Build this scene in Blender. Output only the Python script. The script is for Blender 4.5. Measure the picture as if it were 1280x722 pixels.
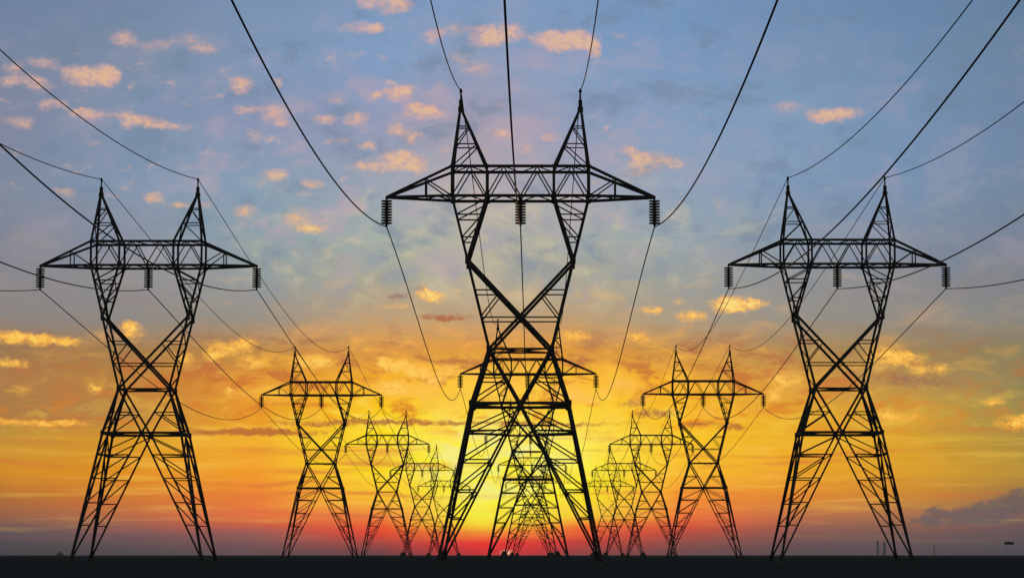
import bpy, math, random
from mathutils import Vector

random.seed(7)
for o in list(bpy.data.objects):
    bpy.data.objects.remove(o)
SC = bpy.context.scene
COL = SC.collection

# ------------------------------------------------------------------ camera
EYE = 0.8
PITCH = math.atan(332.0 / 3533.0)   # tilted up until the horizon sits at the foot of the frame
FPX = 3533.0            # focal length in photo pixels (1280 wide)
VX, VY = 670.0, 693.0   # vanishing point of the three pylon rows / horizon
cam_d = bpy.data.cameras.new('camera')
cam = bpy.data.objects.new('camera', cam_d)
COL.objects.link(cam)
cam.location = (0, 0, EYE)
cam.rotation_euler = (math.radians(90) + PITCH, 0, 0)
cam_d.sensor_width = 36.0
cam_d.lens = 36.0 * 3549.0 / 1280.0
cam_d.shift_x = -(VX - 640.0) / 1280.0
cam_d.shift_y = -0.001
cam_d.clip_start = 0.1
cam_d.clip_end = 60000
SC.camera = cam

SC.view_settings.view_transform = 'Standard'
SC.view_settings.look = 'None'
SC.view_settings.exposure = 0.0
SC.view_settings.gamma = 1.0
SC.view_settings.use_curve_mapping = False
SC.cycles.max_bounces = 3
SC.cycles.use_denoising = True
SC.cycles.pixel_filter_type = 'BLACKMAN_HARRIS'
SC.cycles.filter_width = 1.5


def lin(c):
    return tuple((v / 255 / 12.92) if v / 255 <= 0.04045 else ((v / 255 + 0.055) / 1.055) ** 2.4 for v in c) + (1.0,)


# ------------------------------------------------------------------ sky
SUN_AZ = math.atan((636 - VX) / FPX)      # sun sits on the horizon behind the middle row
SUN_EL = math.radians(0.9)
W = bpy.data.worlds.new('World')
SC.world = W
W.use_nodes = True
W.cycles.sampling_method = 'MANUAL'
W.cycles.sample_map_resolution = 512
nt = W.node_tree
nt.nodes.clear()
L = nt.links


def put(sock, v):
    if isinstance(v, bpy.types.NodeSocket):
        L.new(v, sock)
    elif v is not None:
        sock.default_value = v


def M(op, a, b=None, c=None, clamp=False):
    n = nt.nodes.new('ShaderNodeMath'); n.operation = op; n.use_clamp = clamp
    put(n.inputs[0], a); put(n.inputs[1], b); put(n.inputs[2], c)
    return n.outputs[0]


def V(op, a, b=None, c=None):
    n = nt.nodes.new('ShaderNodeVectorMath'); n.operation = op
    put(n.inputs[0], a); put(n.inputs[1], b)
    if c is not None:
        put(n.inputs[2], c)
    return n.outputs[0]


def noise(vec, scale, detail=3.0, rough=0.55, dist=0.0):
    n = nt.nodes.new('ShaderNodeTexNoise'); n.noise_dimensions = '3D'
    put(n.inputs['Vector'], vec)
    n.inputs['Scale'].default_value = scale
    n.inputs['Detail'].default_value = detail
    n.inputs['Roughness'].default_value = rough
    n.inputs['Distortion'].default_value = dist
    return n


def maprange(v, a, b, c=0.0, d=1.0, smooth=True):
    n = nt.nodes.new('ShaderNodeMapRange')
    n.interpolation_type = 'SMOOTHSTEP' if smooth else 'LINEAR'
    put(n.inputs[0], v)
    for i, x in enumerate((a, b, c, d)):
        n.inputs[1 + i].default_value = x
    return n.outputs[0]


def mix(f, a, b, blend='MIX'):
    n = nt.nodes.new('ShaderNodeMix'); n.data_type = 'RGBA'; n.blend_type = blend
    put(n.inputs[0], f); put(n.inputs[6], a); put(n.inputs[7], b)
    return n.outputs[2]


def ramp(f, stops, interp='LINEAR'):
    n = nt.nodes.new('ShaderNodeValToRGB')
    r = n.color_ramp; r.interpolation = interp
    while len(r.elements) > 1:
        r.elements.remove(r.elements[-1])
    r.elements[0].position = stops[0][0]; r.elements[0].color = stops[0][1]
    for p, c in stops[1:]:
        e = r.elements.new(p); e.color = c
    put(n.inputs[0], f)
    return n.outputs[0]


tc = nt.nodes.new('ShaderNodeTexCoord')
sep = nt.nodes.new('ShaderNodeSeparateXYZ')
L.new(tc.outputs['Generated'], sep.inputs[0])
dx, dy, dz = sep.outputs
az = M('ARCTAN2', dx, dy)
el = M('ARCSINE', dz)
# angular coordinates of the sky: east-west position and drop from a fixed altitude
SX = M('MULTIPLY_ADD', az, FPX, VX)
SY = M('MULTIPLY_ADD', el, -FPX, VY)
cmb = nt.nodes.new('ShaderNodeCombineXYZ')
put(cmb.inputs[0], SX); put(cmb.inputs[1], SY)
P = cmb.outputs[0]

# slow warp so that the bands of colour are not ruled straight
wn = noise(V('MULTIPLY', P, (1.0, 3.2, 1.0)), 0.0055, 3.0, 0.5)
ws = V('SUBTRACT', wn.outputs['Color'], (0.5, 0.5, 0.5))
PB = V('MULTIPLY_ADD', ws, (60.0, 18.0, 0.0), P)
sepb = nt.nodes.new('ShaderNodeSeparateXYZ'); L.new(PB, sepb.inputs[0])
BX = sepb.outputs[0]
# the bands tighten towards the horizon, so the warp must fade there
fade = maprange(SY, 520, 660, 1.0, 0.05)
BY = M('ADD', SY, M('MULTIPLY', M('SUBTRACT', sepb.outputs[1], SY), fade))

ROWS = [0, 80, 160, 240, 300, 350, 400, 440, 480, 520, 550, 590, 620, 645, 655, 665, 678, 690]
GRID = {
    0: [(108, 130, 163), (122, 134, 160), (128, 134, 156), (124, 136, 156), (133, 135, 150), (136, 135, 141), (141, 132, 127), (152, 118, 82), (172, 124, 77), (168, 121, 71), (192, 145, 60), (212, 140, 37), (176, 108, 50), (150, 98, 72), (125, 90, 80), (92, 82, 86), (74, 70, 76), (58, 60, 66)],
    160: [(116, 135, 164), (123, 141, 165), (128, 147, 174), (130, 150, 175), (138, 145, 160), (145, 142, 144), (142, 138, 134), (163, 126, 80), (186, 128, 63), (186, 133, 68), (215, 155, 42), (226, 145, 31), (215, 126, 46), (188, 108, 72), (155, 98, 80), (122, 88, 88), (98, 78, 80), (72, 68, 74)],
    320: [(121, 146, 178), (127, 150, 181), (138, 150, 180), (135, 158, 180), (140, 160, 170), (148, 157, 158), (154, 146, 134), (190, 139, 74), (226, 144, 45), (235, 155, 40), (246, 180, 43), (246, 160, 43), (240, 130, 52), (232, 114, 64), (212, 98, 64), (160, 92, 86), (128, 82, 82), (98, 74, 78)],
    480: [(123, 153, 190), (130, 157, 194), (148, 154, 182), (155, 165, 180), (165, 175, 168), (170, 169, 151), (192, 159, 118), (224, 156, 67), (251, 180, 38), (255, 209, 31), (255, 229, 27), (255, 225, 33), (255, 199, 44), (249, 140, 62), (244, 98, 46), (240, 66, 38), (178, 64, 56), (108, 60, 64)],
    600: [(124, 154, 190), (142, 156, 184), (164, 156, 174), (182, 172, 172), (188, 180, 160), (183, 173, 152), (189, 159, 121), (228, 157, 67), (255, 209, 61), (255, 225, 61), (255, 241, 92), (255, 247, 61), (255, 248, 64), (255, 243, 60), (255, 228, 44), (255, 150, 44), (255, 40, 32), (205, 38, 40)],
    720: [(122, 152, 190), (130, 157, 192), (146, 158, 185), (165, 165, 178), (166, 172, 164), (169, 167, 151), (192, 159, 115), (224, 153, 63), (255, 192, 47), (255, 221, 61), (255, 237, 92), (255, 247, 42), (255, 241, 38), (253, 208, 50), (250, 130, 48), (246, 78, 44), (205, 56, 46), (150, 60, 58)],
    850: [(114, 147, 188), (121, 152, 190), (134, 158, 190), (145, 163, 185), (150, 165, 174), (156, 160, 155), (171, 155, 130), (202, 146, 73), (245, 170, 43), (251, 186, 35), (254, 201, 35), (253, 190, 47), (250, 149, 49), (244, 116, 58), (228, 90, 54), (192, 78, 62), (150, 74, 68), (108, 70, 72)],
    1000: [(112, 141, 176), (120, 147, 181), (127, 155, 186), (126, 151, 181), (136, 151, 168), (143, 146, 149), (150, 145, 136), (173, 140, 87), (216, 155, 63), (231, 169, 47), (236, 174, 38), (236, 164, 35), (230, 140, 48), (190, 113, 72), (165, 102, 78), (138, 90, 82), (110, 80, 80), (84, 72, 78)],
    1140: [(103, 134, 171), (112, 140, 173), (117, 145, 178), (118, 145, 175), (130, 142, 162), (138, 138, 143), (144, 140, 133), (158, 131, 88), (176, 141, 82), (206, 161, 60), (216, 161, 43), (220, 160, 43), (205, 139, 52), (168, 113, 78), (145, 100, 80), (122, 90, 84), (104, 82, 84), (84, 74, 82)],
    1280: [(99, 126, 157), (107, 131, 158), (111, 135, 165), (114, 135, 160), (122, 132, 150), (128, 131, 138), (134, 134, 131), (139, 129, 95), (140, 130, 90), (152, 136, 77), (166, 141, 65), (180, 143, 57), (148, 112, 70), (118, 94, 90), (110, 88, 88), (98, 82, 88), (82, 76, 82), (68, 68, 76)],
}
TOPC = (86, 118, 168)
fy = M('MULTIPLY_ADD', BY, 1.0 / 1100.0, 400.0 / 1100.0)
cols = sorted(GRID)
base = None
for i, cx in enumerate(cols):
    st = [(0.0, lin(TOPC))] + [((y + 400) / 1100.0, lin(c)) for y, c in zip(ROWS, GRID[cx])]
    r = ramp(fy, st)
    if base is None:
        base = r
    else:
        base = mix(maprange(BX, cols[i - 1], cx, smooth=False), base, r)

# broad, faint veils of thin cloud
veil = noise(V('MULTIPLY', PB, (1.0, 2.6, 1.0)), 0.010, 5.0, 0.6, 0.4).outputs[0]
vf = M('MULTIPLY', M('MULTIPLY', maprange(SY, 520, 120, 0.8, 0.22), maprange(SY, 650, 560, 0.0, 1.0)), maprange(M('ABSOLUTE', M('SUBTRACT', SX, 640.0)), 620, 250, 0.3, 1.0))
base = mix(M('MULTIPLY', maprange(veil, 0.50, 0.78), vf), base,
           ramp(fy, [(0.36, lin((150, 160, 188))), (0.55, lin((190, 180, 180))), (0.64, lin((200, 190, 150))), (0.76, lin((240, 166, 80))), (0.86, lin((255, 196, 76))), (0.98, lin((250, 150, 70)))]))
base = mix(M('MULTIPLY', maprange(veil, 0.48, 0.25), M('MULTIPLY', vf, 0.55)), base,
           ramp(fy, [(0.36, lin((100, 125, 165))), (0.62, lin((135, 142, 158))), (0.76, lin((196, 130, 84))), (0.86, lin((235, 160, 50))), (0.97, lin((200, 96, 60)))]))
# streaks lying along the horizon
stk = noise(V('MULTIPLY', PB, (0.0035, 0.075, 1.0)), 1.0, 4.0, 0.6).outputs[0]
sw = M('MULTIPLY', maprange(SY, 500, 560), M('MULTIPLY', maprange(SY, 685, 640, 0.0, 1.0), maprange(M('ABSOLUTE', M('SUBTRACT', SX, 640.0)), 640, 250, 0.6, 1.0)))
base = mix(M('MULTIPLY', maprange(stk, 0.50, 0.72), M('MULTIPLY', sw, 0.45)), base, lin((255, 206, 84)))
base = mix(M('MULTIPLY', maprange(stk, 0.48, 0.28), M('MULTIPLY', sw, 0.6)), base, lin((214, 100, 62)))

# pale core of the glow
cq = V('MULTIPLY_ADD', PB, (1 / 150.0, 1 / 85.0, 0.0), (-625 / 150.0, -575 / 85.0, 0.0))
cg = nt.nodes.new('ShaderNodeTexGradient'); cg.gradient_type = 'SPHERICAL'; L.new(cq, cg.inputs[0])
cn = noise(V('MULTIPLY', PB, (1.0, 2.2, 1.0)), 0.024, 3.0, 0.5, 0.3).outputs[0]
base = mix(M('MULTIPLY', maprange(cg.outputs['Fac'], 0.05, 0.9), maprange(cn, 0.38, 0.66, 0.0, 0.85)), base, lin((244, 240, 158)))
# cream and slate blotches in the middle of the sky
blot = noise(V('MULTIPLY', PB, (1.0, 1.35, 1.0)), 0.021, 3.0, 0.55, 0.3).outputs[0]
bw = M('MULTIPLY', M('MULTIPLY', maprange(SY, 190, 290), maprange(SY, 420, 350)),
       M('MULTIPLY', maprange(SX, 200, 420, 0.0, 1.0), maprange(SX, 980, 800, 0.15, 1.0)))
base = mix(M('MULTIPLY', maprange(blot, 0.50, 0.68), M('MULTIPLY', bw, 0.45)), base, lin((212, 198, 160)))
base = mix(M('MULTIPLY', maprange(blot, 0.50, 0.34), M('MULTIPLY', bw, 0.45)), base, lin((140, 152, 172)))
# mauve and slate mottling above
mot = noise(V('MULTIPLY', PB, (1.0, 1.5, 1.0)), 0.013, 4.0, 0.6, 0.2).outputs[0]
mw = maprange(SY, 400, 300)
mauve = M('MULTIPLY', maprange(M('ABSOLUTE', M('SUBTRACT', SX, 520.0)), 420, 120, 0.35, 1.0), maprange(SY, 20, 130, 0.3, 1.0))
base = mix(M('MULTIPLY', maprange(mot, 0.50, 0.68), M('MULTIPLY', M('MULTIPLY', mw, mauve), 0.6)), base, lin((184, 164, 178)))
base = mix(M('MULTIPLY', maprange(mot, 0.48, 0.32), M('MULTIPLY', mw, 0.5)), base, lin((112, 132, 156)))
# faint scattered flecks of high cloud
fl = noise(V('MULTIPLY', PB, (1.0, 1.7, 1.0)), 0.034, 5.0, 0.62, 0.3).outputs[0]
fw = M('MULTIPLY', M('MULTIPLY', maprange(SY, 30, 110), maprange(SY, 300, 240)), maprange(SX, 980, 760))
base = mix(M('MULTIPLY', maprange(fl, 0.58, 0.76), M('MULTIPLY', fw, 0.6)), base, lin((220, 176, 160)))
# ragged belt of orange cloud over the horizon
bel = noise(V('MULTIPLY', PB, (1.0, 2.4, 1.0)), 0.017, 6.0, 0.62, 0.5).outputs[0]
lw = M('MULTIPLY', maprange(SY, 395, 450), maprange(SY, 560, 520))
base = mix(M('MULTIPLY', maprange(bel, 0.50, 0.36), M('MULTIPLY', M('MULTIPLY', lw, maprange(M('ABSOLUTE', M('SUBTRACT', SX, 600.0)), 620, 300, 0.5, 1.0)), 0.8)), base,
           ramp(fy, [(0.74, lin((160, 108, 84))), (0.79, lin((196, 110, 56))), (0.84, lin((228, 130, 38)))]))
hot = maprange(M('ABSOLUTE', M('SUBTRACT', SX, 610.0)), 420, 120, 0.25, 1.0)
base = mix(M('MULTIPLY', maprange(bel, 0.52, 0.66), M('MULTIPLY', M('MULTIPLY', lw, hot), 0.85)), base,
           ramp(fy, [(0.74, lin((252, 176, 78))), (0.79, lin((255, 190, 60))), (0.84, lin((255, 222, 80)))]))

# separate clouds: (x, y, half width, half height, density)
WARM = [(155,59,11,6,.8),(185,68,16,5,.4),(205,62,10,5,.35),(235,58,13,8,.5),(262,68,12,6,.45),(248,73,10,5,.4),
(18,98,8,5,.7),(55,92,14,5,.7),(12,115,7,5,.6),(35,113,16,6,.6),(55,121,12,6,.6),(78,100,8,3,.4),
(100,107,14,8,1),(125,106,14,9,1),(138,104,8,8,.9),(60,144,8,5,.8),(79,142,6,4,.8),(97,150,9,4,.7),(115,154,11,5,.8),
(15,163,8,4,.4),(34,166,8,5,.7),(160,160,8,9,.8),(172,160,8,4,.7),(190,162,11,5,.8),(217,166,18,4,.6),(145,152,10,4,.4),
(301,114,9,8,1),(304,144,10,4,.8),(318,175,9,7,.5),(278,96,6,3,.3),
(462,8,9,7,.9),(490,6,12,9,.8),(502,13,9,6,.7),(482,23,10,4,.5),(457,41,12,6,.8),(470,42,8,5,.7),(430,40,8,4,.45),
(540,50,10,6,.75),(565,42,12,6,.5),(600,42,12,5,.6),(606,55,14,6,.9),(622,47,12,9,1),(645,45,8,8,.9),(573,77,10,6,.5),(595,90,13,5,.6),(478,78,5,4,.4),
(680,52,14,6,.9),(705,56,14,9,1),(725,54,14,8,1),(738,60,8,6,.8),(746,68,6,6,.8),(690,65,8,4,.6),(775,49,7,3,.5),
(466,124,5,3,.8),(490,123,14,6,.8),(504,116,12,5,.8),(418,132,10,4,.5),(340,147,14,8,.8),(354,160,7,4,.7),(404,154,11,5,.8),(445,152,10,6,.9),
(525,145,16,7,.9),(515,137,8,5,.6),(540,143,8,5,.8),(494,167,8,6,.9),(516,174,9,6,.8),(461,186,8,4,.8),(430,180,10,5,.4),(555,150,10,5,.4),
(455,210,10,5,.8),(490,206,16,9,.9),(510,202,14,8,.8),(520,214,9,5,.9),(343,223,11,6,.9),(391,234,9,4,.8),(373,278,13,9,.7),(392,290,13,4,1),(380,248,12,4,.4),(408,278,8,4,.4),
(308,270,9,6,.8),(193,255,8,5,.9),(225,262,12,3,.6),(258,261,8,3,.4),(85,250,9,5,.6),
(629,170,9,5,.8),(688,174,10,5,.6),(655,188,12,7,.5),(785,190,7,4,.7),(797,200,9,7,.9),(820,202,14,6,.7),(845,208,9,5,.6),(800,216,20,6,.5),(555,190,10,6,.4),
(985,140,16,6,.5),(1025,152,12,6,1),(1043,151,13,6,1),(1064,149,12,4,.7),
(541,372,11,5,1.1),(531,366,8,5,.8),(497,385,16,3,.55),(568,364,9,4,.35),
(15,427,20,5,.9),(45,430,16,5,.8),(70,432,16,5,.8),(95,434,12,4,.8),(15,458,9,4,.9),(35,460,9,4,.6),
(165,411,10,4,.9),(170,421,12,7,.8),(130,425,14,7,.45),(235,452,8,5,.8),(285,438,18,7,.9),(310,430,12,6,.8),(318,456,12,6,.9),(268,447,8,5,.7),(125,488,9,5,.9),(36,490,8,4,.5),(287,491,6,4,.9),
(30,531,42,3,.9),(88,532,22,3,.8),(60,549,30,2,.4),
(385,455,14,7,1),(405,455,10,5,1),(478,455,6,5,.8),(492,457,12,5,1),(510,463,14,5,1),(526,470,10,4,.9),(480,487,16,8,.9),(502,487,14,7,.8),(545,478,10,5,.8),(560,466,10,5,.8),(532,493,10,6,.7),
(720,422,16,5,1),(795,425,11,6,.9),(815,427,6,3,.5),(815,391,8,5,.9),(863,397,14,5,.9),(905,384,14,7,1),(921,383,14,7,1),(945,382,9,5,.9),(848,378,8,4,.5),
(780,480,10,5,.9),(760,487,12,5,.5),(740,500,9,4,.9),(712,495,14,7,.9),(805,500,12,5,.6),
(980,478,15,7,.9),(965,497,8,6,1),(1105,445,16,8,.8),(1132,450,16,6,.8),(1145,465,10,5,.9),(1172,463,9,5,.8),(1235,507,11,4,.9),(1263,533,16,7,1.1),(1278,529,9,6,1),(1105,520,10,6,.8),(1117,526,12,4,.7),(1142,525,12,4,.5),
(1090,460,24,9,.5),(600,470,40,16,.35),(660,500,60,20,.35),(560,505,50,14,.35)]
DARK = [(555,399,28,4,1.0),(500,372,15,5,.7),(527,363,8,4,.9),(1165,463,7,4,1.0),(1155,482,44,8,.5),(1125,472,44,10,.45),
(285,541,56,4,1.0),(350,541,56,4,.9),(60,526,90,3,.6),(400,530,70,3,.6),(490,529,70,3,.8),(600,531,90,2.5,.7),(700,532,70,2.5,.6),
(790,505,13,4,.8),(818,517,22,5,.9),(872,532,16,3,.9),(912,536,16,4,.9),(1100,527,9,4,.5),(1240,494,12,5,.5),(930,440,30,8,.4),
(170,380,34,9,.35),(100,262,60,22,.3),(30,300,60,14,.3),(400,130,34,10,.25),(300,255,30,16,.25),(505,215,70,20,.2)]

SMOKE = [(1200, 650, 26, 8, .5), (1235, 645, 26, 9, .6), (1262, 630, 18, 9, .6), (1160, 640, 9, 6, .6), (1215, 633, 10, 6, .5), (1150, 651, 16, 5, .8), (1163, 644, 10, 6, .9), (1180, 651, 18, 5, .6), (1190, 645, 12, 5, .7), (1207, 641, 12, 6, .8), (1222, 646, 12, 6, .6),
         (1230, 637, 12, 6, .9), (1243, 640, 12, 7, .7), (1250, 630, 12, 6, .8), (1266, 622, 12, 6, .8), (1280, 616, 12, 6, .6), (1270, 634, 12, 6, .6), (1135, 656, 14, 4, .4)]
n1 = noise(P, 0.06, 4.0, 0.62)
n2 = noise(P, 0.019, 2.0, 0.5)
w1 = V('SUBTRACT', n1.outputs['Color'], (0.5, 0.5, 0.5))
w2 = V('SUBTRACT', n2.outputs['Color'], (0.5, 0.5, 0.5))
PC = V('MULTIPLY_ADD', w1, (20.0, 13.0, 0.0), P)
PC = V('MULTIPLY_ADD', w2, (14.0, 8.0, 0.0), PC)


def field(blobs, grow):
    acc = None
    pc = PC
    for i, (x, y, sx, sy, a) in enumerate(blobs):
        sx *= grow; sy *= grow
        if i % 8 == 7:      # keeps the evaluation in order, so that the shader needs little memory
            pc = V('MULTIPLY_ADD', acc, (1e-9, 1e-9, 1e-9), pc)
        q = V('MULTIPLY_ADD', pc, (1 / sx, 1 / sy, 0.0), (-x / sx, -y / sy, 0.0))
        g = nt.nodes.new('ShaderNodeTexGradient'); g.gradient_type = 'SPHERICAL'
        L.new(q, g.inputs[0])
        acc = M('MULTIPLY_ADD', g.outputs['Fac'], a, acc if acc is not None else 0.0)
    return acc


fine = noise(V('MULTIPLY', PC, (1.0, 1.5, 1.0)), 0.11, 5.0, 0.6).outputs[0]
mod = M('MULTIPLY_ADD', fine, 3.3, -0.62)
dd = M('MULTIPLY', field(DARK, 1.75), mod)
PC = V('MULTIPLY_ADD', dd, (1e-9, 1e-9, 1e-9), PC)
base = mix(M('MULTIPLY', maprange(dd, 0.10, 0.85), 0.78), base,
           ramp(fy, [(0.40, lin((112, 128, 160))), (0.58, lin((128, 130, 148))), (0.70, lin((150, 118, 112))), (0.73, lin((176, 92, 60))),
                     (0.80, lin((158, 108, 84))), (0.855, lin((176, 92, 54))), (0.90, lin((150, 100, 80))), (0.95, lin((92, 80, 96)))]))
wf = field(WARM, 2.15)
wd = M('MULTIPLY', wf, mod)
base = mix(M('MULTIPLY', M('MULTIPLY', maprange(wf, 0.0, 0.75), maprange(SY, 330, 240)), 0.42), base, lin((186, 160, 168)))
wa = maprange(wd, 0.08, 1.0)
wcol = ramp(fy, [(0.36, lin((226, 178, 158))), (0.50, lin((226, 176, 152))), (0.57, lin((236, 188, 142))), (0.62, lin((232, 182, 124))),
                 (0.70, lin((255, 190, 100))), (0.75, lin((255, 182, 74))), (0.80, lin((255, 196, 84))), (0.86, lin((250, 170, 60)))])
wcol2 = ramp(fy, [(0.36, lin((240, 192, 146))), (0.55, lin((246, 194, 134))), (0.70, lin((255, 224, 130))), (0.76, lin((255, 208, 92))), (0.86, lin((255, 206, 92)))])
wc = mix(maprange(wd, 0.6, 1.5), wcol, wcol2)
base = mix(M('MULTIPLY', wa, maprange(SY, 220, 400, 0.68, 0.95)), base, wc)
PC = V('MULTIPLY_ADD', wc, (1e-9, 1e-9, 1e-9), PC)
sm = M('MULTIPLY', field(SMOKE, 2.25), M('MULTIPLY_ADD', fine, 4.2, -1.05))
base = mix(M('MULTIPLY', maprange(sm, 0.15, 1.3), 0.75), base, lin((98, 92, 96)))
# the last of the sun itself, on the horizon
sq = V('MULTIPLY_ADD', P, (1 / 11.0, 1 / 5.0, 0.0), (-634 / 11.0, -690 / 5.0, 0.0))
sg = nt.nodes.new('ShaderNodeTexGradient'); sg.gradient_type = 'SPHERICAL'; L.new(sq, sg.inputs[0])
base = mix(maprange(sg.outputs['Fac'], 0.0, 0.8), base, lin((255, 196, 160)))
rq = V('MULTIPLY_ADD', P, (1 / 90.0, 1 / 22.0, 0.0), (-640 / 90.0, -684 / 22.0, 0.0))
rg = nt.nodes.new('ShaderNodeTexGradient'); rg.gradient_type = 'SPHERICAL'; L.new(rq, rg.inputs[0])
base = mix(M('MULTIPLY', maprange(rg.outputs['Fac'], 0.0, 0.9), 0.3), base, lin((255, 40, 42)))

# overhead and behind: the physical dusk sky
nis = nt.nodes.new('ShaderNodeTexSky')
nis.sky_type = 'NISHITA'
nis.sun_disc = False
nis.sun_elevation = SUN_EL
nis.sun_rotation = SUN_AZ
nsc = V('SCALE', nis.outputs[0]); nsc.node.inputs[3].default_value = 0.35
hi = maprange(el, math.radians(13), math.radians(35))
back = maprange(M('ABSOLUTE', az), math.radians(25), math.radians(80))
final = mix(M('MAXIMUM', hi, back), base, nsc)
bg = nt.nodes.new('ShaderNodeBackground')
L.new(final, bg.inputs[0]); bg.inputs[1].default_value = 1.0
wo = nt.nodes.new('ShaderNodeOutputWorld'); L.new(bg.outputs[0], wo.inputs[0])

sun_d = bpy.data.lights.new('sun', 'SUN')
sun_d.energy = 0.35
sun_d.angle = math.radians(0.6)
sun_d.color = (1.0, 0.5, 0.25)
sun = bpy.data.objects.new('sun', sun_d)
COL.objects.link(sun)
sun.rotation_euler = Vector((-math.sin(SUN_AZ) * math.cos(SUN_EL), -math.cos(SUN_AZ) * math.cos(SUN_EL), -math.sin(SUN_EL))).to_track_quat('-Z', 'Y').to_euler()


# ------------------------------------------------------------------ materials
def mat(name, rgb, rough=0.6, metal=0.0, spec=0.5, nscale=2.0, var=0.35, bump=0.0):
    m = bpy.data.materials.new(name); m.use_nodes = True
    t = m.node_tree; b = t.nodes['Principled BSDF']
    b.inputs['Roughness'].default_value = rough
    b.inputs['Metallic'].default_value = metal
    b.inputs['Specular IOR Level'].default_value = spec
    c = t.nodes.new('ShaderNodeTexCoord')
    n = t.nodes.new('ShaderNodeTexNoise'); n.inputs['Scale'].default_value = nscale; n.inputs['Detail'].default_value = 5
    t.links.new(c.outputs['Object'], n.inputs['Vector'])
    r = t.nodes.new('ShaderNodeValToRGB')
    r.color_ramp.elements[0].position = 0.3; r.color_ramp.elements[1].position = 0.7
    r.color_ramp.elements[0].color = tuple(v * (1 - var) for v in rgb) + (1,)
    r.color_ramp.elements[1].color = tuple(min(1, v * (1 + var)) for v in rgb) + (1,)
    t.links.new(n.outputs[0], r.inputs[0]); t.links.new(r.outputs[0], b.inputs['Base Color'])
    if bump:
        bn = t.nodes.new('ShaderNodeBump'); bn.inputs['Strength'].default_value = bump; bn.inputs['Distance'].default_value = 0.05
        t.links.new(n.outputs[0], bn.inputs['Height']); t.links.new(bn.outputs[0], b.inputs['Normal'])
    return m


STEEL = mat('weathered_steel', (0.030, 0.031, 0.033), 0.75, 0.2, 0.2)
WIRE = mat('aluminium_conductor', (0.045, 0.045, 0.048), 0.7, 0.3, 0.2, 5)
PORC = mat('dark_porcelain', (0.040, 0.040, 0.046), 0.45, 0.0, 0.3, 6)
CONC = mat('old_concrete', (0.042, 0.044, 0.043), 0.95, 0.0, 0.1, 1.5)
STACK = mat('stack_concrete', (0.20, 0.20, 0.22), 0.95, 0.0, 0.1, 0.2)
SOIL = mat('dark_soil', (0.045, 0.047, 0.046), 1.0, 0.0, 0.0, 0.6, 0.25, 0.3)
LEAF = mat('dark_leaves', (0.05, 0.055, 0.05), 0.9, 0.0, 0.1, 0.5)
BARK = mat('bark', (0.05, 0.045, 0.04), 0.95, 0.0, 0.1, 2)
BOARD = mat('board_paint', (0.03, 0.03, 0.035), 0.7, 0.0, 0.2, 1)


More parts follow.
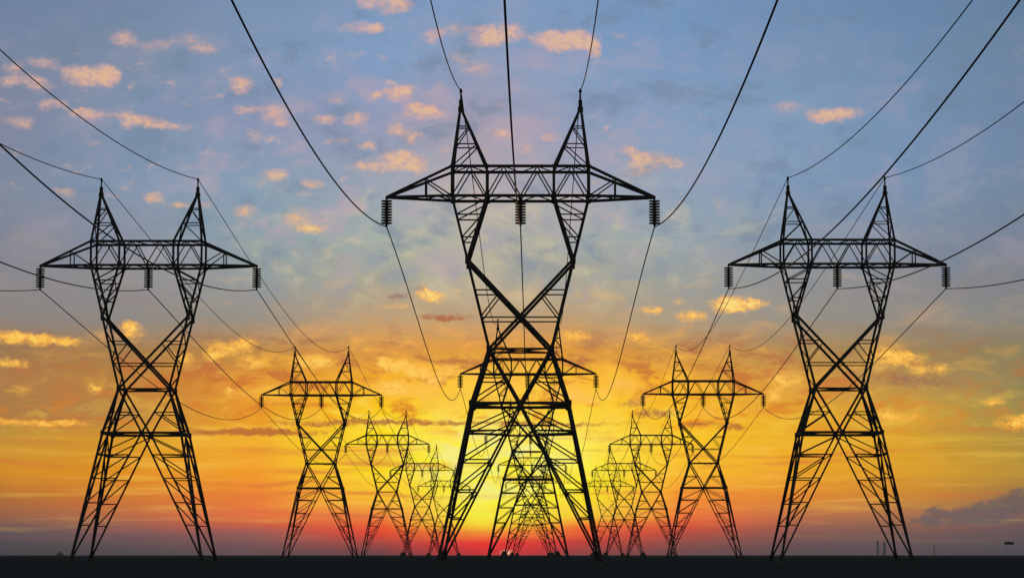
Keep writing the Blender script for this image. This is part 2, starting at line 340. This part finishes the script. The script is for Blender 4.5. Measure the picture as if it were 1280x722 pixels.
# ------------------------------------------------------------------ mesh helpers
class MB:
    def __init__(self):
        self.v = []; self.f = []

    def bar(self, a, b, w=0.1, ang=True):
        """steel angle (L profile) or square bar between two points"""
        a = Vector(a); b = Vector(b); d = b - a
        if d.length < 1e-6:
            return
        d.normalize()
        up = Vector((0, 1, 0)) if abs(d.y) < 0.9 else Vector((0, 0, 1))
        s = d.cross(up).normalized(); u = s.cross(d).normalized()
        h = w / 2
        if ang:
            t = w * 0.22
            pr = [(-h, -h), (h, -h), (h, -h + t), (-h + t, -h + t), (-h + t, h), (-h, h)]
        else:
            pr = [(-h, -h), (h, -h), (h, h), (-h, h)]
        n = len(pr); i0 = len(self.v)
        for e in (a, b):
            for p, q in pr:
                self.v.append(tuple(e + s * p + u * q))
        for i in range(n):
            j = (i + 1) % n
            self.f.append((i0 + i, i0 + j, i0 + n + j, i0 + n + i))
        self.f.append(tuple(i0 + i for i in range(n))[::-1])
        self.f.append(tuple(i0 + n + i for i in range(n)))

    def plate(self, c, w, h, t=0.03):
        """gusset plate in the x-z plane"""
        self.box((c[0] - w / 2, c[1] - t / 2, c[2] - h / 2), (c[0] + w / 2, c[1] + t / 2, c[2] + h / 2))

    def box(self, lo, hi):
        i = len(self.v)
        for z in (lo[2], hi[2]):
            self.v += [(lo[0], lo[1], z), (hi[0], lo[1], z), (hi[0], hi[1], z), (lo[0], hi[1], z)]
        self.f += [(i, i + 3, i + 2, i + 1), (i + 4, i + 5, i + 6, i + 7)]
        for k in range(4):
            j = (k + 1) % 4
            self.f.append((i + k, i + j, i + 4 + j, i + 4 + k))

    def lathe(self, cx, cy, prof, n=16):
        i0 = len(self.v)
        for r, z in prof:
            for k in range(n):
                a = 2 * math.pi * k / n
                self.v.append((cx + r * math.cos(a), cy + r * math.sin(a), z))
        for s in range(len(prof) - 1):
            for k in range(n):
                j = (k + 1) % n
                self.f.append((i0 + s * n + k, i0 + s * n + j, i0 + (s + 1) * n + j, i0 + (s + 1) * n + k))
        self.f.append(tuple(i0 + k for k in range(n))[::-1])
        self.f.append(tuple(i0 + (len(prof) - 1) * n + k for k in range(n)))

    def tube(self, pts, r, n=6):
        i0 = len(self.v); N = len(pts)
        pts = [Vector(p) for p in pts]
        for i, p in enumerate(pts):
            d = (pts[min(i + 1, N - 1)] - pts[max(i - 1, 0)]).normalized()
            s = d.cross(Vector((0, 0, 1)))
            s = s.normalized() if s.length > 1e-4 else Vector((1, 0, 0))
            u = s.cross(d)
            for k in range(n):
                a = 2 * math.pi * k / n
                self.v.append(tuple(p + s * (r * math.cos(a)) + u * (r * math.sin(a))))
        for i in range(N - 1):
            for k in range(n):
                j = (k + 1) % n
                self.f.append((i0 + i * n + k, i0 + i * n + j, i0 + (i + 1) * n + j, i0 + (i + 1) * n + k))
        self.f.append(tuple(i0 + k for k in range(n))[::-1])
        self.f.append(tuple(i0 + (N - 1) * n + k for k in range(n)))

    def build(self, name, m, parent=None, loc=None):
        me = bpy.data.meshes.new(name)
        me.from_pydata(self.v, [], self.f)
        me.materials.append(m)
        o = bpy.data.objects.new(name, me)
        COL.objects.link(o)
        if parent:
            o.parent = parent
        if loc:
            o.location = loc
        return o


def tag(o, label=None, cat=None, group=None, kind=None):
    if label: o['label'] = label
    if cat: o['category'] = cat
    if group: o['group'] = group
    if kind: o['kind'] = kind
    return o


def empty(name, loc=(0, 0, 0)):
    o = bpy.data.objects.new(name, None)
    COL.objects.link(o); o.location = loc
    return o


def copy_tree(o, parent=None):
    c = o.copy(); COL.objects.link(c); c.parent = parent
    for ch in list(o.children):
        copy_tree(ch, c)
    return c


# ------------------------------------------------------------------ ground
g = MB()
g.v = [(-30000, -400, 0), (30000, -400, 0), (30000, 45000, 0), (-30000, 45000, 0)]
g.f = [(0, 1, 2, 3)]
tag(g.build('ground', SOIL), kind='structure')

# ------------------------------------------------------------------ the pylon
K = 22.0 / 335.0


def Z(Y):
    return (693.0 - Y) * K + EYE


ZB, ZT, ZA, ZTIP = Z(248.5), Z(211.5), Z(137), Z(110)
ZK, ZW, ZM = Z(328), Z(439.5), Z(507.5)
XO, XI, XA, XTIP = 5.60, 2.74, 4.93, 11.02
HB, HW, HM, HF = 1.9, 2.4, 3.5, 6.2      # half depths: beam, waist, mid frame, foot
XW, XM, XF = 2.53, 3.93, 6.46
HANG = 27.68                               # height where the conductors are clamped
PEAK_WIRE = Z(112)


def lerp(a, b, t):
    return tuple(a[i] + (b[i] - a[i]) * t for i in range(3))


def at_z(a, b, z):
    return lerp(a, b, (z - a[2]) / (b[2] - a[2]))


CH, MD, BR = 0.230, 0.205, 0.110


def leg_mesh(sx, sy):
    """one corner leg: corner chord, the two raking inner chords and their bracing"""
    m = MB()
    foot = (sx * XF, sy * HF, 0.35)
    top = (sx * XM, sy * HM, ZM)
    m.bar(foot, top, CH * 1.02)
    ctrs = [(0, sy * HM, ZM), (sx * XM, 0, ZM)]
    lv = [Z(541), Z(577), Z(614), Z(648)]
    for ci, c in enumerate(ctrs):
        m.bar(foot, c, MD * .85)
        prev = None
        for i, z in enumerate(lv):
            po, pi = at_z(foot, top, z), at_z(foot, c, z)
            m.bar(po, pi, BR)
            up = lerp(foot, c, 0.985) if i == 0 else at_z(foot, c, lv[i - 1])
            m.bar(po, up, BR)
        m.plate((foot[0] + (c[0] - foot[0]) * .02, foot[1] + (c[1] - foot[1]) * .02, .62), 0.32, 0.45)
    # diaphragm tie across the leg
    for z in (lv[0], lv[2]):
        m.bar(at_z(foot, ctrs[0], z), at_z(foot, ctrs[1], z), BR)
    m.box((foot[0] - .3, foot[1] - .3, 0.26), (foot[0] + .3, foot[1] + .3, 0.34))
    return m


def base_frame_mesh():
    """heavy ring beam where the four legs meet"""
    m = MB()
    c = [(-XM, -HM, ZM), (XM, -HM, ZM), (XM, HM, ZM), (-XM, HM, ZM)]
    for i in range(4):
        a, b = c[i], c[(i + 1) % 4]
        m.bar(a, b, CH * 1.05, False)
    mids = [lerp(c[i], c[(i + 1) % 4], .5) for i in range(4)]
    for i in range(4):
        m.bar(mids[i], mids[(i + 1) % 4], BR)
    for p in c:
        m.plate(p, 0.42, 0.5, 0.04)
    for p in (mids[0], mids[2]):
        m.plate(p, 0.5, 0.5, 0.04)
    return m


def waist_mesh():
    """tapering panel from the ring beam to the waist with crossed diagonals"""
    m = MB()
    lo = {(sx, sy): (sx * XM, sy * HM, ZM) for sx in (-1, 1) for sy in (-1, 1)}
    hi = {(sx, sy): (sx * XW, sy * HW, ZW) for sx in (-1, 1) for sy in (-1, 1)}
    for k in lo:
        m.bar(lo[k], hi[k], CH * 1.15)
    faces = [((-1, -1), (1, -1)), ((1, -1), (1, 1)), ((1, 1), (-1, 1)), ((-1, 1), (-1, -1))]
    zh = Z(476)
    for a, b in faces:
        mid = lerp(lo[a], lo[b], .5)
        m.bar(hi[a], mid, MD); m.bar(hi[b], mid, MD)
        m.bar(hi[a], hi[b], CH * .62, False)
        for k in (a, b):
            po, pi = at_z(lo[k], hi[k], zh), at_z(mid, hi[k], zh)
            m.bar(po, pi, BR)
            m.bar(at_z(lo[k], hi[k], Z(503)), pi, BR)
    for k in hi:
        m.plate(hi[k], 0.45, 0.5, 0.04)
    return m


def outer_pts(sx, sy):
    return (sx * XO, sy * HB, ZB), (sx * XW, sy * HW, ZW)


def cage_mesh():
    """the crossed part between waist and knees"""
    m = MB()
    for sy in (-1, 1):
        kn = {}
        for sx in (-1, 1):
            a, b = outer_pts(sx, sy)
            kn[sx] = at_z(a, b, ZK)
            m.bar(kn[sx], b, CH)
        for sx in (-1, 1):
            a, b = outer_pts(sx, sy)
            ob = outer_pts(-sx, sy)[1]
            m.bar(kn[sx], ob, MD * 1.15)
            zz = Z(366.5)
            po, pi = at_z(a, b, zz), at_z(kn[sx], ob, zz)
            m.bar(po, pi, BR)
            m.bar(at_z(a, b, Z(399)), at_z(kn[sx], ob, Z(370)), BR)
        zc = Z(400.5)
        m.bar(at_z(*outer_pts(-1, sy), zc), at_z(*outer_pts(1, sy), zc), BR)
        xc = at_z(kn[-1], outer_pts(1, sy)[1], zc)
        m.plate((0, xc[1], zc + .1), 0.42, 0.42, 0.04)
    # side lacing between front and back faces
    for sx in (-1, 1):
        f, bk = outer_pts(sx, -1), outer_pts(sx, 1)
        n = 5
        for i in range(n):
            z0 = ZW + (ZK - ZW) * i / n; z1 = ZW + (ZK - ZW) * (i + 1) / n
            p, q = (f, bk) if i % 2 == 0 else (bk, f)
            m.bar(at_z(*p, z0), at_z(*q, z1), BR)
        m.bar(at_z(*f, ZK), at_z(*bk, ZK), BR)
    for s in (-1, 1):
        m.bar((s * XW, -HW, ZW), (-s * XW, HW, ZW), BR)
    return m


def arm_mesh(sx):
    """one of the two arms that spread from a knee up to the crossbeam"""
    m = MB()
    oc, ic = {}, {}
    for sy in (-1, 1):
        a, b = outer_pts(sx, sy)
        k = at_z(a, b, ZK)
        inn = (sx * XI, sy * HB, ZB)
        oc[sy] = (k, a); ic[sy] = (k, inn)
        m.bar(k, a, CH * .9); m.bar(k, inn, CH * .9)
        z1, z2 = Z(300.5), Z(272)
        for z in (z1, z2):
            m.bar(at_z(k, a, z), at_z(k, inn, z), BR)
        m.bar(at_z(k, a, z2), at_z(k, inn, ZB - .25), BR)
        m.bar(at_z(k, a, z1), at_z(k, inn, z2 - .15), BR)
        m.plate((k[0], k[1], k[2]), 0.36, 0.8, 0.04)
    for cc in (oc, ic):
        n = 4
        for i in range(n):
            z0 = ZK + (ZB - ZK) * i / n; z1 = ZK + (ZB - ZK) * (i + 1) / n
            s = 1 if i % 2 == 0 else -1
            m.bar(at_z(*cc[s], z0), at_z(*cc[-s], z1), BR * .9)
    return m


def beam_mesh():
    m = MB()
    for sy in (-1, 1):
        y = sy * HB
        for z in (ZB, ZT):
            m.bar((-XO, y, z), (XO, y, z), MD * 1.1)
        for x in (-XO, -XI, XI, XO):
            m.bar((x, y, ZB), (x, y, ZT), MD)
            m.plate((x, y, ZB), 0.4, 0.4, 0.035)
            m.plate((x, y, ZT), 0.3, 0.3, 0.035)
        for pts in ([(XO, 0), ((XO + XI) / 2, 1), (XI, 0), (XI / 2, 1), (0, 0), (-XI / 2, 1), (-XI, 0), (-(XO + XI) / 2, 1), (-XO, 0)],):
            for (xa, ta), (xb, tb) in zip(pts, pts[1:]):
                m.bar((xa, y, ZT if ta else ZB), (xb, y, ZT if tb else ZB), BR)
        for sx in (-1, 1):
            tip = (sx * XTIP, sy * .12, ZB + .08)
            tt, bb = (sx * XO, y, ZT), (sx * XO, y, ZB)
            m.bar(tt, tip, MD * 1.1); m.bar(bb, tip, MD * 1.1)
            t = (7.78 - XO) / (XTIP - XO)
            pt, pb = lerp(tt, tip, t), lerp(bb, tip, t)
            m.bar(pt, pb, BR * 1.1); m.bar(pt, bb, BR)
    # plan bracing
    xs = [-XO, -XO * .75, -XI, -XI / 2, 0, XI / 2, XI, XO * .75, XO]
    for z in (ZB, ZT):
        s = 1
        for a, b in zip(xs, xs[1:]):
            m.bar((a, s * HB, z), (b, -s * HB, z), BR * .9); s = -s
        for a in (-XO, -XI, XI, XO):
            m.bar((a, -HB, z), (a, HB, z), BR)
    m.bar((0, -HB, ZB - .03), (0, HB, ZB - .03), MD)
    for sx in (-1, 1):
        t0 = {s: (sx * XO, s * HB, ZB) for s in (-1, 1)}
        t1 = {s: (sx * XTIP, s * .12, ZB + .08) for s in (-1, 1)}
        s = 1
        for i in range(4):
            a, b = i / 4.6, (i + 1) / 4.6
            m.bar(lerp(t0[s], t1[s], a), lerp(t0[-s], t1[-s], b), BR * .9); s = -s
        m.box((sx * XTIP - .09, -.2, ZB - .08), (sx * XTIP + .09, .2, ZB + .18))
    return m


def peak_mesh(sx):
    m = MB()
    ap = lambda sy, o: (sx * (XA + (0.07 if o else -0.07)), sy * .08, ZA)
    out = {s: ((sx * XO, s * HB, ZT), ap(s, 1)) for s in (-1, 1)}
    inn = {s: ((sx * XI, s * HB, ZT), ap(s, 0)) for s in (-1, 1)}
    zs = [ZT, Z(182), Z(158.5)]
    for s in (-1, 1):
        m.bar(*out[s], MD); m.bar(*inn[s], MD)
        for z in zs[1:]:
            m.bar(at_z(*out[s], z), at_z(*inn[s], z), BR * .9)
        for a, b in zip(zs, zs[1:]):
            m.bar(at_z(*out[s], a), at_z(*inn[s], b), BR * .9)
    for c in (out, inn):
        s = 1
        for a, b in zip(zs, zs[1:]):
            m.bar(at_z(*c[s], a), at_z(*c[-s], b), BR * .9)
            m.bar(at_z(*c[s], b), at_z(*c[-s], b), BR * .9); s = -s
    m.box((sx * XA - .23, -.2, ZA - .12), (sx * XA + .23, .2, ZA + .25))
    m.box((sx * XA - .16, -.14, ZA + .25), (sx * XA + .16, .14, ZA + .85))
    return m


def mast_mesh(sx):
    m = MB()
    m.lathe(sx * XA, 0, [(.075, ZA + .85), (.075, ZTIP), (.05, ZTIP + .03)], 8)
    m.lathe(sx * XA, 0, [(.13, PEAK_WIRE - .14), (.13, PEAK_WIRE + .04)], 8)
    return m


def insulator_mesh(x):
    m = MB()
    top = ZB - .10
    m.lathe(x, 0, [(.055, HANG + .12), (.055, top + .05)], 8)
    prof = []
    n = 9
    bot = HANG + .27
    dz = (top - .12 - bot) / (n - 1)
    for i in range(n):
        z = bot + i * dz
        r = .46
        prof += [(.10, z - .066), (r * .94, z - .060), (r, z - .03), (r, z + .036), (.15, z + .062)]
    m.lathe(x, 0, prof, 18)
    return m


def clamp_mesh(x):
    m = MB()
    m.box((x - .06, -.28, HANG - .09), (x + .06, .28, HANG + .06))
    m.box((x - .10, -.09, HANG + .06), (x + .10, .09, HANG + .15))
    return m


def footing_mesh(sx, sy, r=.75, h=.26):
    m = MB()
    m.lathe(sx * XF, sy * HF, [(r * 1.25, -.1), (r * .95, h * .45), (r * (.8 if h < 1 else .4), h)], 12)
    return m


def make_pylon():
    root = empty('electricity_pylon')
    for sx in (-1, 1):
        for sy in (-1, 1):
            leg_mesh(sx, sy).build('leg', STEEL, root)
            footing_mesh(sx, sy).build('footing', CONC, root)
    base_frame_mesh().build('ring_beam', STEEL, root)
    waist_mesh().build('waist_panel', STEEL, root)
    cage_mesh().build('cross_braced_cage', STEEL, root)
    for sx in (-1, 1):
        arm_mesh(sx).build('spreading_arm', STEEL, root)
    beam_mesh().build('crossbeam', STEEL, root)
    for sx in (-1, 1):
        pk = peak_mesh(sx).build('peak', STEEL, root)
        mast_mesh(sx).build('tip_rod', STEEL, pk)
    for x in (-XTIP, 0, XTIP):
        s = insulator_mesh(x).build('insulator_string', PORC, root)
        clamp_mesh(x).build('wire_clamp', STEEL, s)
    return root


D0 = 232.0
GP = 'lattice power pylons in three receding rows'
ROWSP = {
    'middle': (-1.27, [D0 * k for k in (1, 1.985, 3.0, 4.0, 5.0)]),
    'left': (-39.45, [D0 * k for k in (1.24, 2.248, 3.25, 4.25, 5.25)]),
    'right': (30.55, [D0 * k for k in (1.235, 2.235, 3.25, 4.25, 5.25)]),
}
PLABEL = {
    'middle': ['tallest and nearest steel lattice pylon, in the middle of the photo',
               'lattice pylon directly behind the tallest middle one, its crossbeam level with the front one\'s waist',
               'third pylon back in the middle row, seen through the legs of the two before it',
               'fourth pylon back in the middle row, low among overlapping lattice legs',
               'smallest and farthest pylon of the middle row, just above the red horizon glow'],
    'left': ['large lattice pylon standing alone at the left of the photo',
             'medium lattice pylon right behind the large left one, second of the left row',
             'third lattice pylon of the left row, half the size of the one left of it',
             'fourth pylon of the left row, small and overlapping the third one\'s leg',
             'farthest and smallest pylon of the left row, beside the big middle leg'],
    'right': ['large lattice pylon standing alone at the right of the photo',
              'medium lattice pylon inward of the large right one, second of the right row',
              'third lattice pylon of the right row, overlapping the medium one\'s left leg',
              'fourth pylon of the right row, small, left of the third one',
              'farthest and smallest pylon of the right row, beside the big middle leg'],
}
proto = make_pylon()
first = True
far_foot = {}
for row in ('middle', 'left', 'right'):
    x0, ys = ROWSP[row]
    for i, y in enumerate(ys):
        p = proto if first else copy_tree(proto)
        first = False
        p.location = (x0, y, 0)
        tag(p, PLABEL[row][i], 'pylon', GP)
        if (row == 'middle' and i >= 2) or (row != 'middle' and i >= 3):
            # the far pylons stand on tall earth-covered footings that show above the horizon
            for ch in p.children:
                if ch.name.split('.')[0] == 'footing':
                    sx = 1 if ch.data.vertices[0].co.x > 0 else -1
                    sy = 1 if ch.data.vertices[0].co.y > 0 else -1
                    if (sx, sy) not in far_foot:
                        far_foot[(sx, sy)] = footing_mesh(sx, sy, 0.85, 1.8)
                        tmp = bpy.data.meshes.new('footing')
                        tmp.from_pydata(far_foot[(sx, sy)].v, [], far_foot[(sx, sy)].f)
                        tmp.materials.append(CONC)
                        far_foot[(sx, sy)] = tmp
                    ch.data = far_foot[(sx, sy)]

# ------------------------------------------------------------------ wires
GW = 'power line wires strung along the pylon rows'


def wire(row, off, kind):
    x0, ys = ROWSP[row]
    x = x0 + off
    za = HANG - .02 if kind == 'phase' else PEAK_WIRE
    y1 = ys[0]
    if kind == 'phase':
        dy, drop = {'middle': (96.0, 4.85), 'left': (106.0, 5.75), 'right': (120.0, 5.7)}[row]
    else:
        dy, drop = (88.0, 6.0) if row == 'middle' else (112.0, 5.8)
    c = drop / dy ** 2
    pts = []
    y = -12.0
    while y < y1 - .01:
        pts.append((x, y, za - drop + c * (y - (y1 - dy)) ** 2))
        y += 3.0
    pts.append((x, y1, za))
    s, k = (4.8, .7) if row == 'middle' else (5.4, .42)
    if kind == 'ground':
        s *= .98
    for a, b in zip(ys, ys[1:]):
        n = 36
        for i in range(1, n + 1):
            t = i / n
            pts.append((x, a + (b - a) * t, za - 4 * s * t * (1 - t) * (1 + k * (2 * t - 1))))
    r = 0.052 if kind == 'phase' else 0.042
    m = MB(); m.tube(pts, r, 6)
    return m


WL = {('phase', -XTIP): 'thick wire clamped under the left end of the crossbeams of the {} pylon row',
      ('phase', 0): 'thick wire clamped under the middle of the crossbeams of the {} pylon row',
      ('phase', XTIP): 'thick wire clamped under the right end of the crossbeams of the {} pylon row',
      ('ground', -XA): 'thin top wire joining the left peaks of the {} pylon row',
      ('ground', XA): 'thin top wire joining the right peaks of the {} pylon row'}
for row in ('middle', 'left', 'right'):
    for (kind, off), lab in WL.items():
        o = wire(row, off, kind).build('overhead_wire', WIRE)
        tag(o, lab.format(row), 'wire', GW)


# ------------------------------------------------------------------ air
hz = MB(); hz.box((-6000, -60, -1.0), (6000, 9500, 47.0))
hm = bpy.data.materials.new('evening_haze'); hm.use_nodes = True
ht = hm.node_tree; ht.nodes.clear()
pv = ht.nodes.new('ShaderNodeVolumePrincipled')
pv.inputs['Color'].default_value = (0.80, 0.82, 0.88, 1)
pv.inputs['Density'].default_value = 2.6e-5
pv.inputs['Anisotropy'].default_value = 0.3
ho = ht.nodes.new('ShaderNodeOutputMaterial'); ht.links.new(pv.outputs[0], ho.inputs['Volume'])
tag(hz.build('haze', hm), kind='stuff')

# ------------------------------------------------------------------ far things
def px(X, Y, d):
    return ((X - VX) * d / FPX, d, (VY - Y) * d / FPX + EYE)


def chimney(X, wpx, Ytop, d, label):
    p = px(X, Ytop, d); r = wpx * d / FPX / 2
    root = empty('factory_chimney', (p[0], p[1], 0))
    h = p[2]
    m = MB(); m.lathe(0, 0, [(r * 1.12, 0), (r * 1.0, h * .5), (r * .9, h * .97)], 20)
    m.build('shaft', STACK, root)
    m = MB(); m.lathe(0, 0, [(r * .9, h * .97), (r * 1.08, h * .972), (r * 1.08, h * .995), (r * .8, h)], 20)
    m.build('rim', STACK, root)
    tag(root, label, 'chimney', 'far factory chimneys')


chimney(1093.5, 2.6, 675, 8000, 'left of two pale chimneys on the horizon beyond the right pylon\'s feet')
chimney(1101.8, 3.4, 677, 8000, 'right and thicker of two pale chimneys on the horizon at the right pylon\'s foot')
chimney(1163.5, 1.6, 680, 8600, 'slender faint chimney alone on the horizon right of the right pylon')

bp = px(1256.5, 678.3, 2000)
bb = empty('roadside_board', (bp[0], bp[1], 0))
m = MB(); m.box((-3.3, -.15, bp[2] - .95), (3.3, .15, bp[2] + .95)); m.build('panel', BOARD, bb)
for sx in (-1, 1):
    m = MB(); m.bar((sx * 1.8, .2, 0), (sx * 1.8, .2, bp[2] + .5), .07, False); m.build('post', BOARD, bb)
tag(bb, 'small black horizontal board above the horizon near the right edge', 'signboard')


def bush(x, y, w, h, label, name='bush', n=260):
    root = empty(name, (x, y, 0))
    m = MB()
    m.bar((0, 0, -.1), (w * .03, 0, h * .5), w * .06, False)
    m.bar((0, 0, h * .2), (w * .22, w * .05, h * .62), w * .035, False)
    m.bar((0, 0, h * .2), (-w * .2, -w * .06, h * .6), w * .035, False)
    m.build('trunk', BARK, root)
    m = MB()
    for _ in range(n):
        a = random.uniform(0, 2 * math.pi); rr = math.sqrt(random.random()) * w / 2
        zz = h * (0.12 + .88 * random.random() ** .8 * math.sqrt(max(.05, 1 - (2 * rr / w) ** 2)))
        c = Vector((rr * math.cos(a), rr * math.sin(a), zz))
        s = w * random.uniform(.03, .075)
        d1 = Vector([random.uniform(-1, 1) for _ in range(3)]).normalized() * s
        d2 = Vector([random.uniform(-1, 1) for _ in range(3)]).normalized() * s * .7
        i = len(m.v)
        m.v += [tuple(c - d1), tuple(c - d2), tuple(c + d1), tuple(c + d2)]
        m.f.append((i, i + 1, i + 2, i + 3))
    m.build('crown', LEAF, root)
    tag(root, label, 'bush')


bx = px(80, 690, 1400)
bush(bx[0], bx[1], 3.6, 2.7, 'small dark bush on the horizon at the left pylon\'s outer foot')
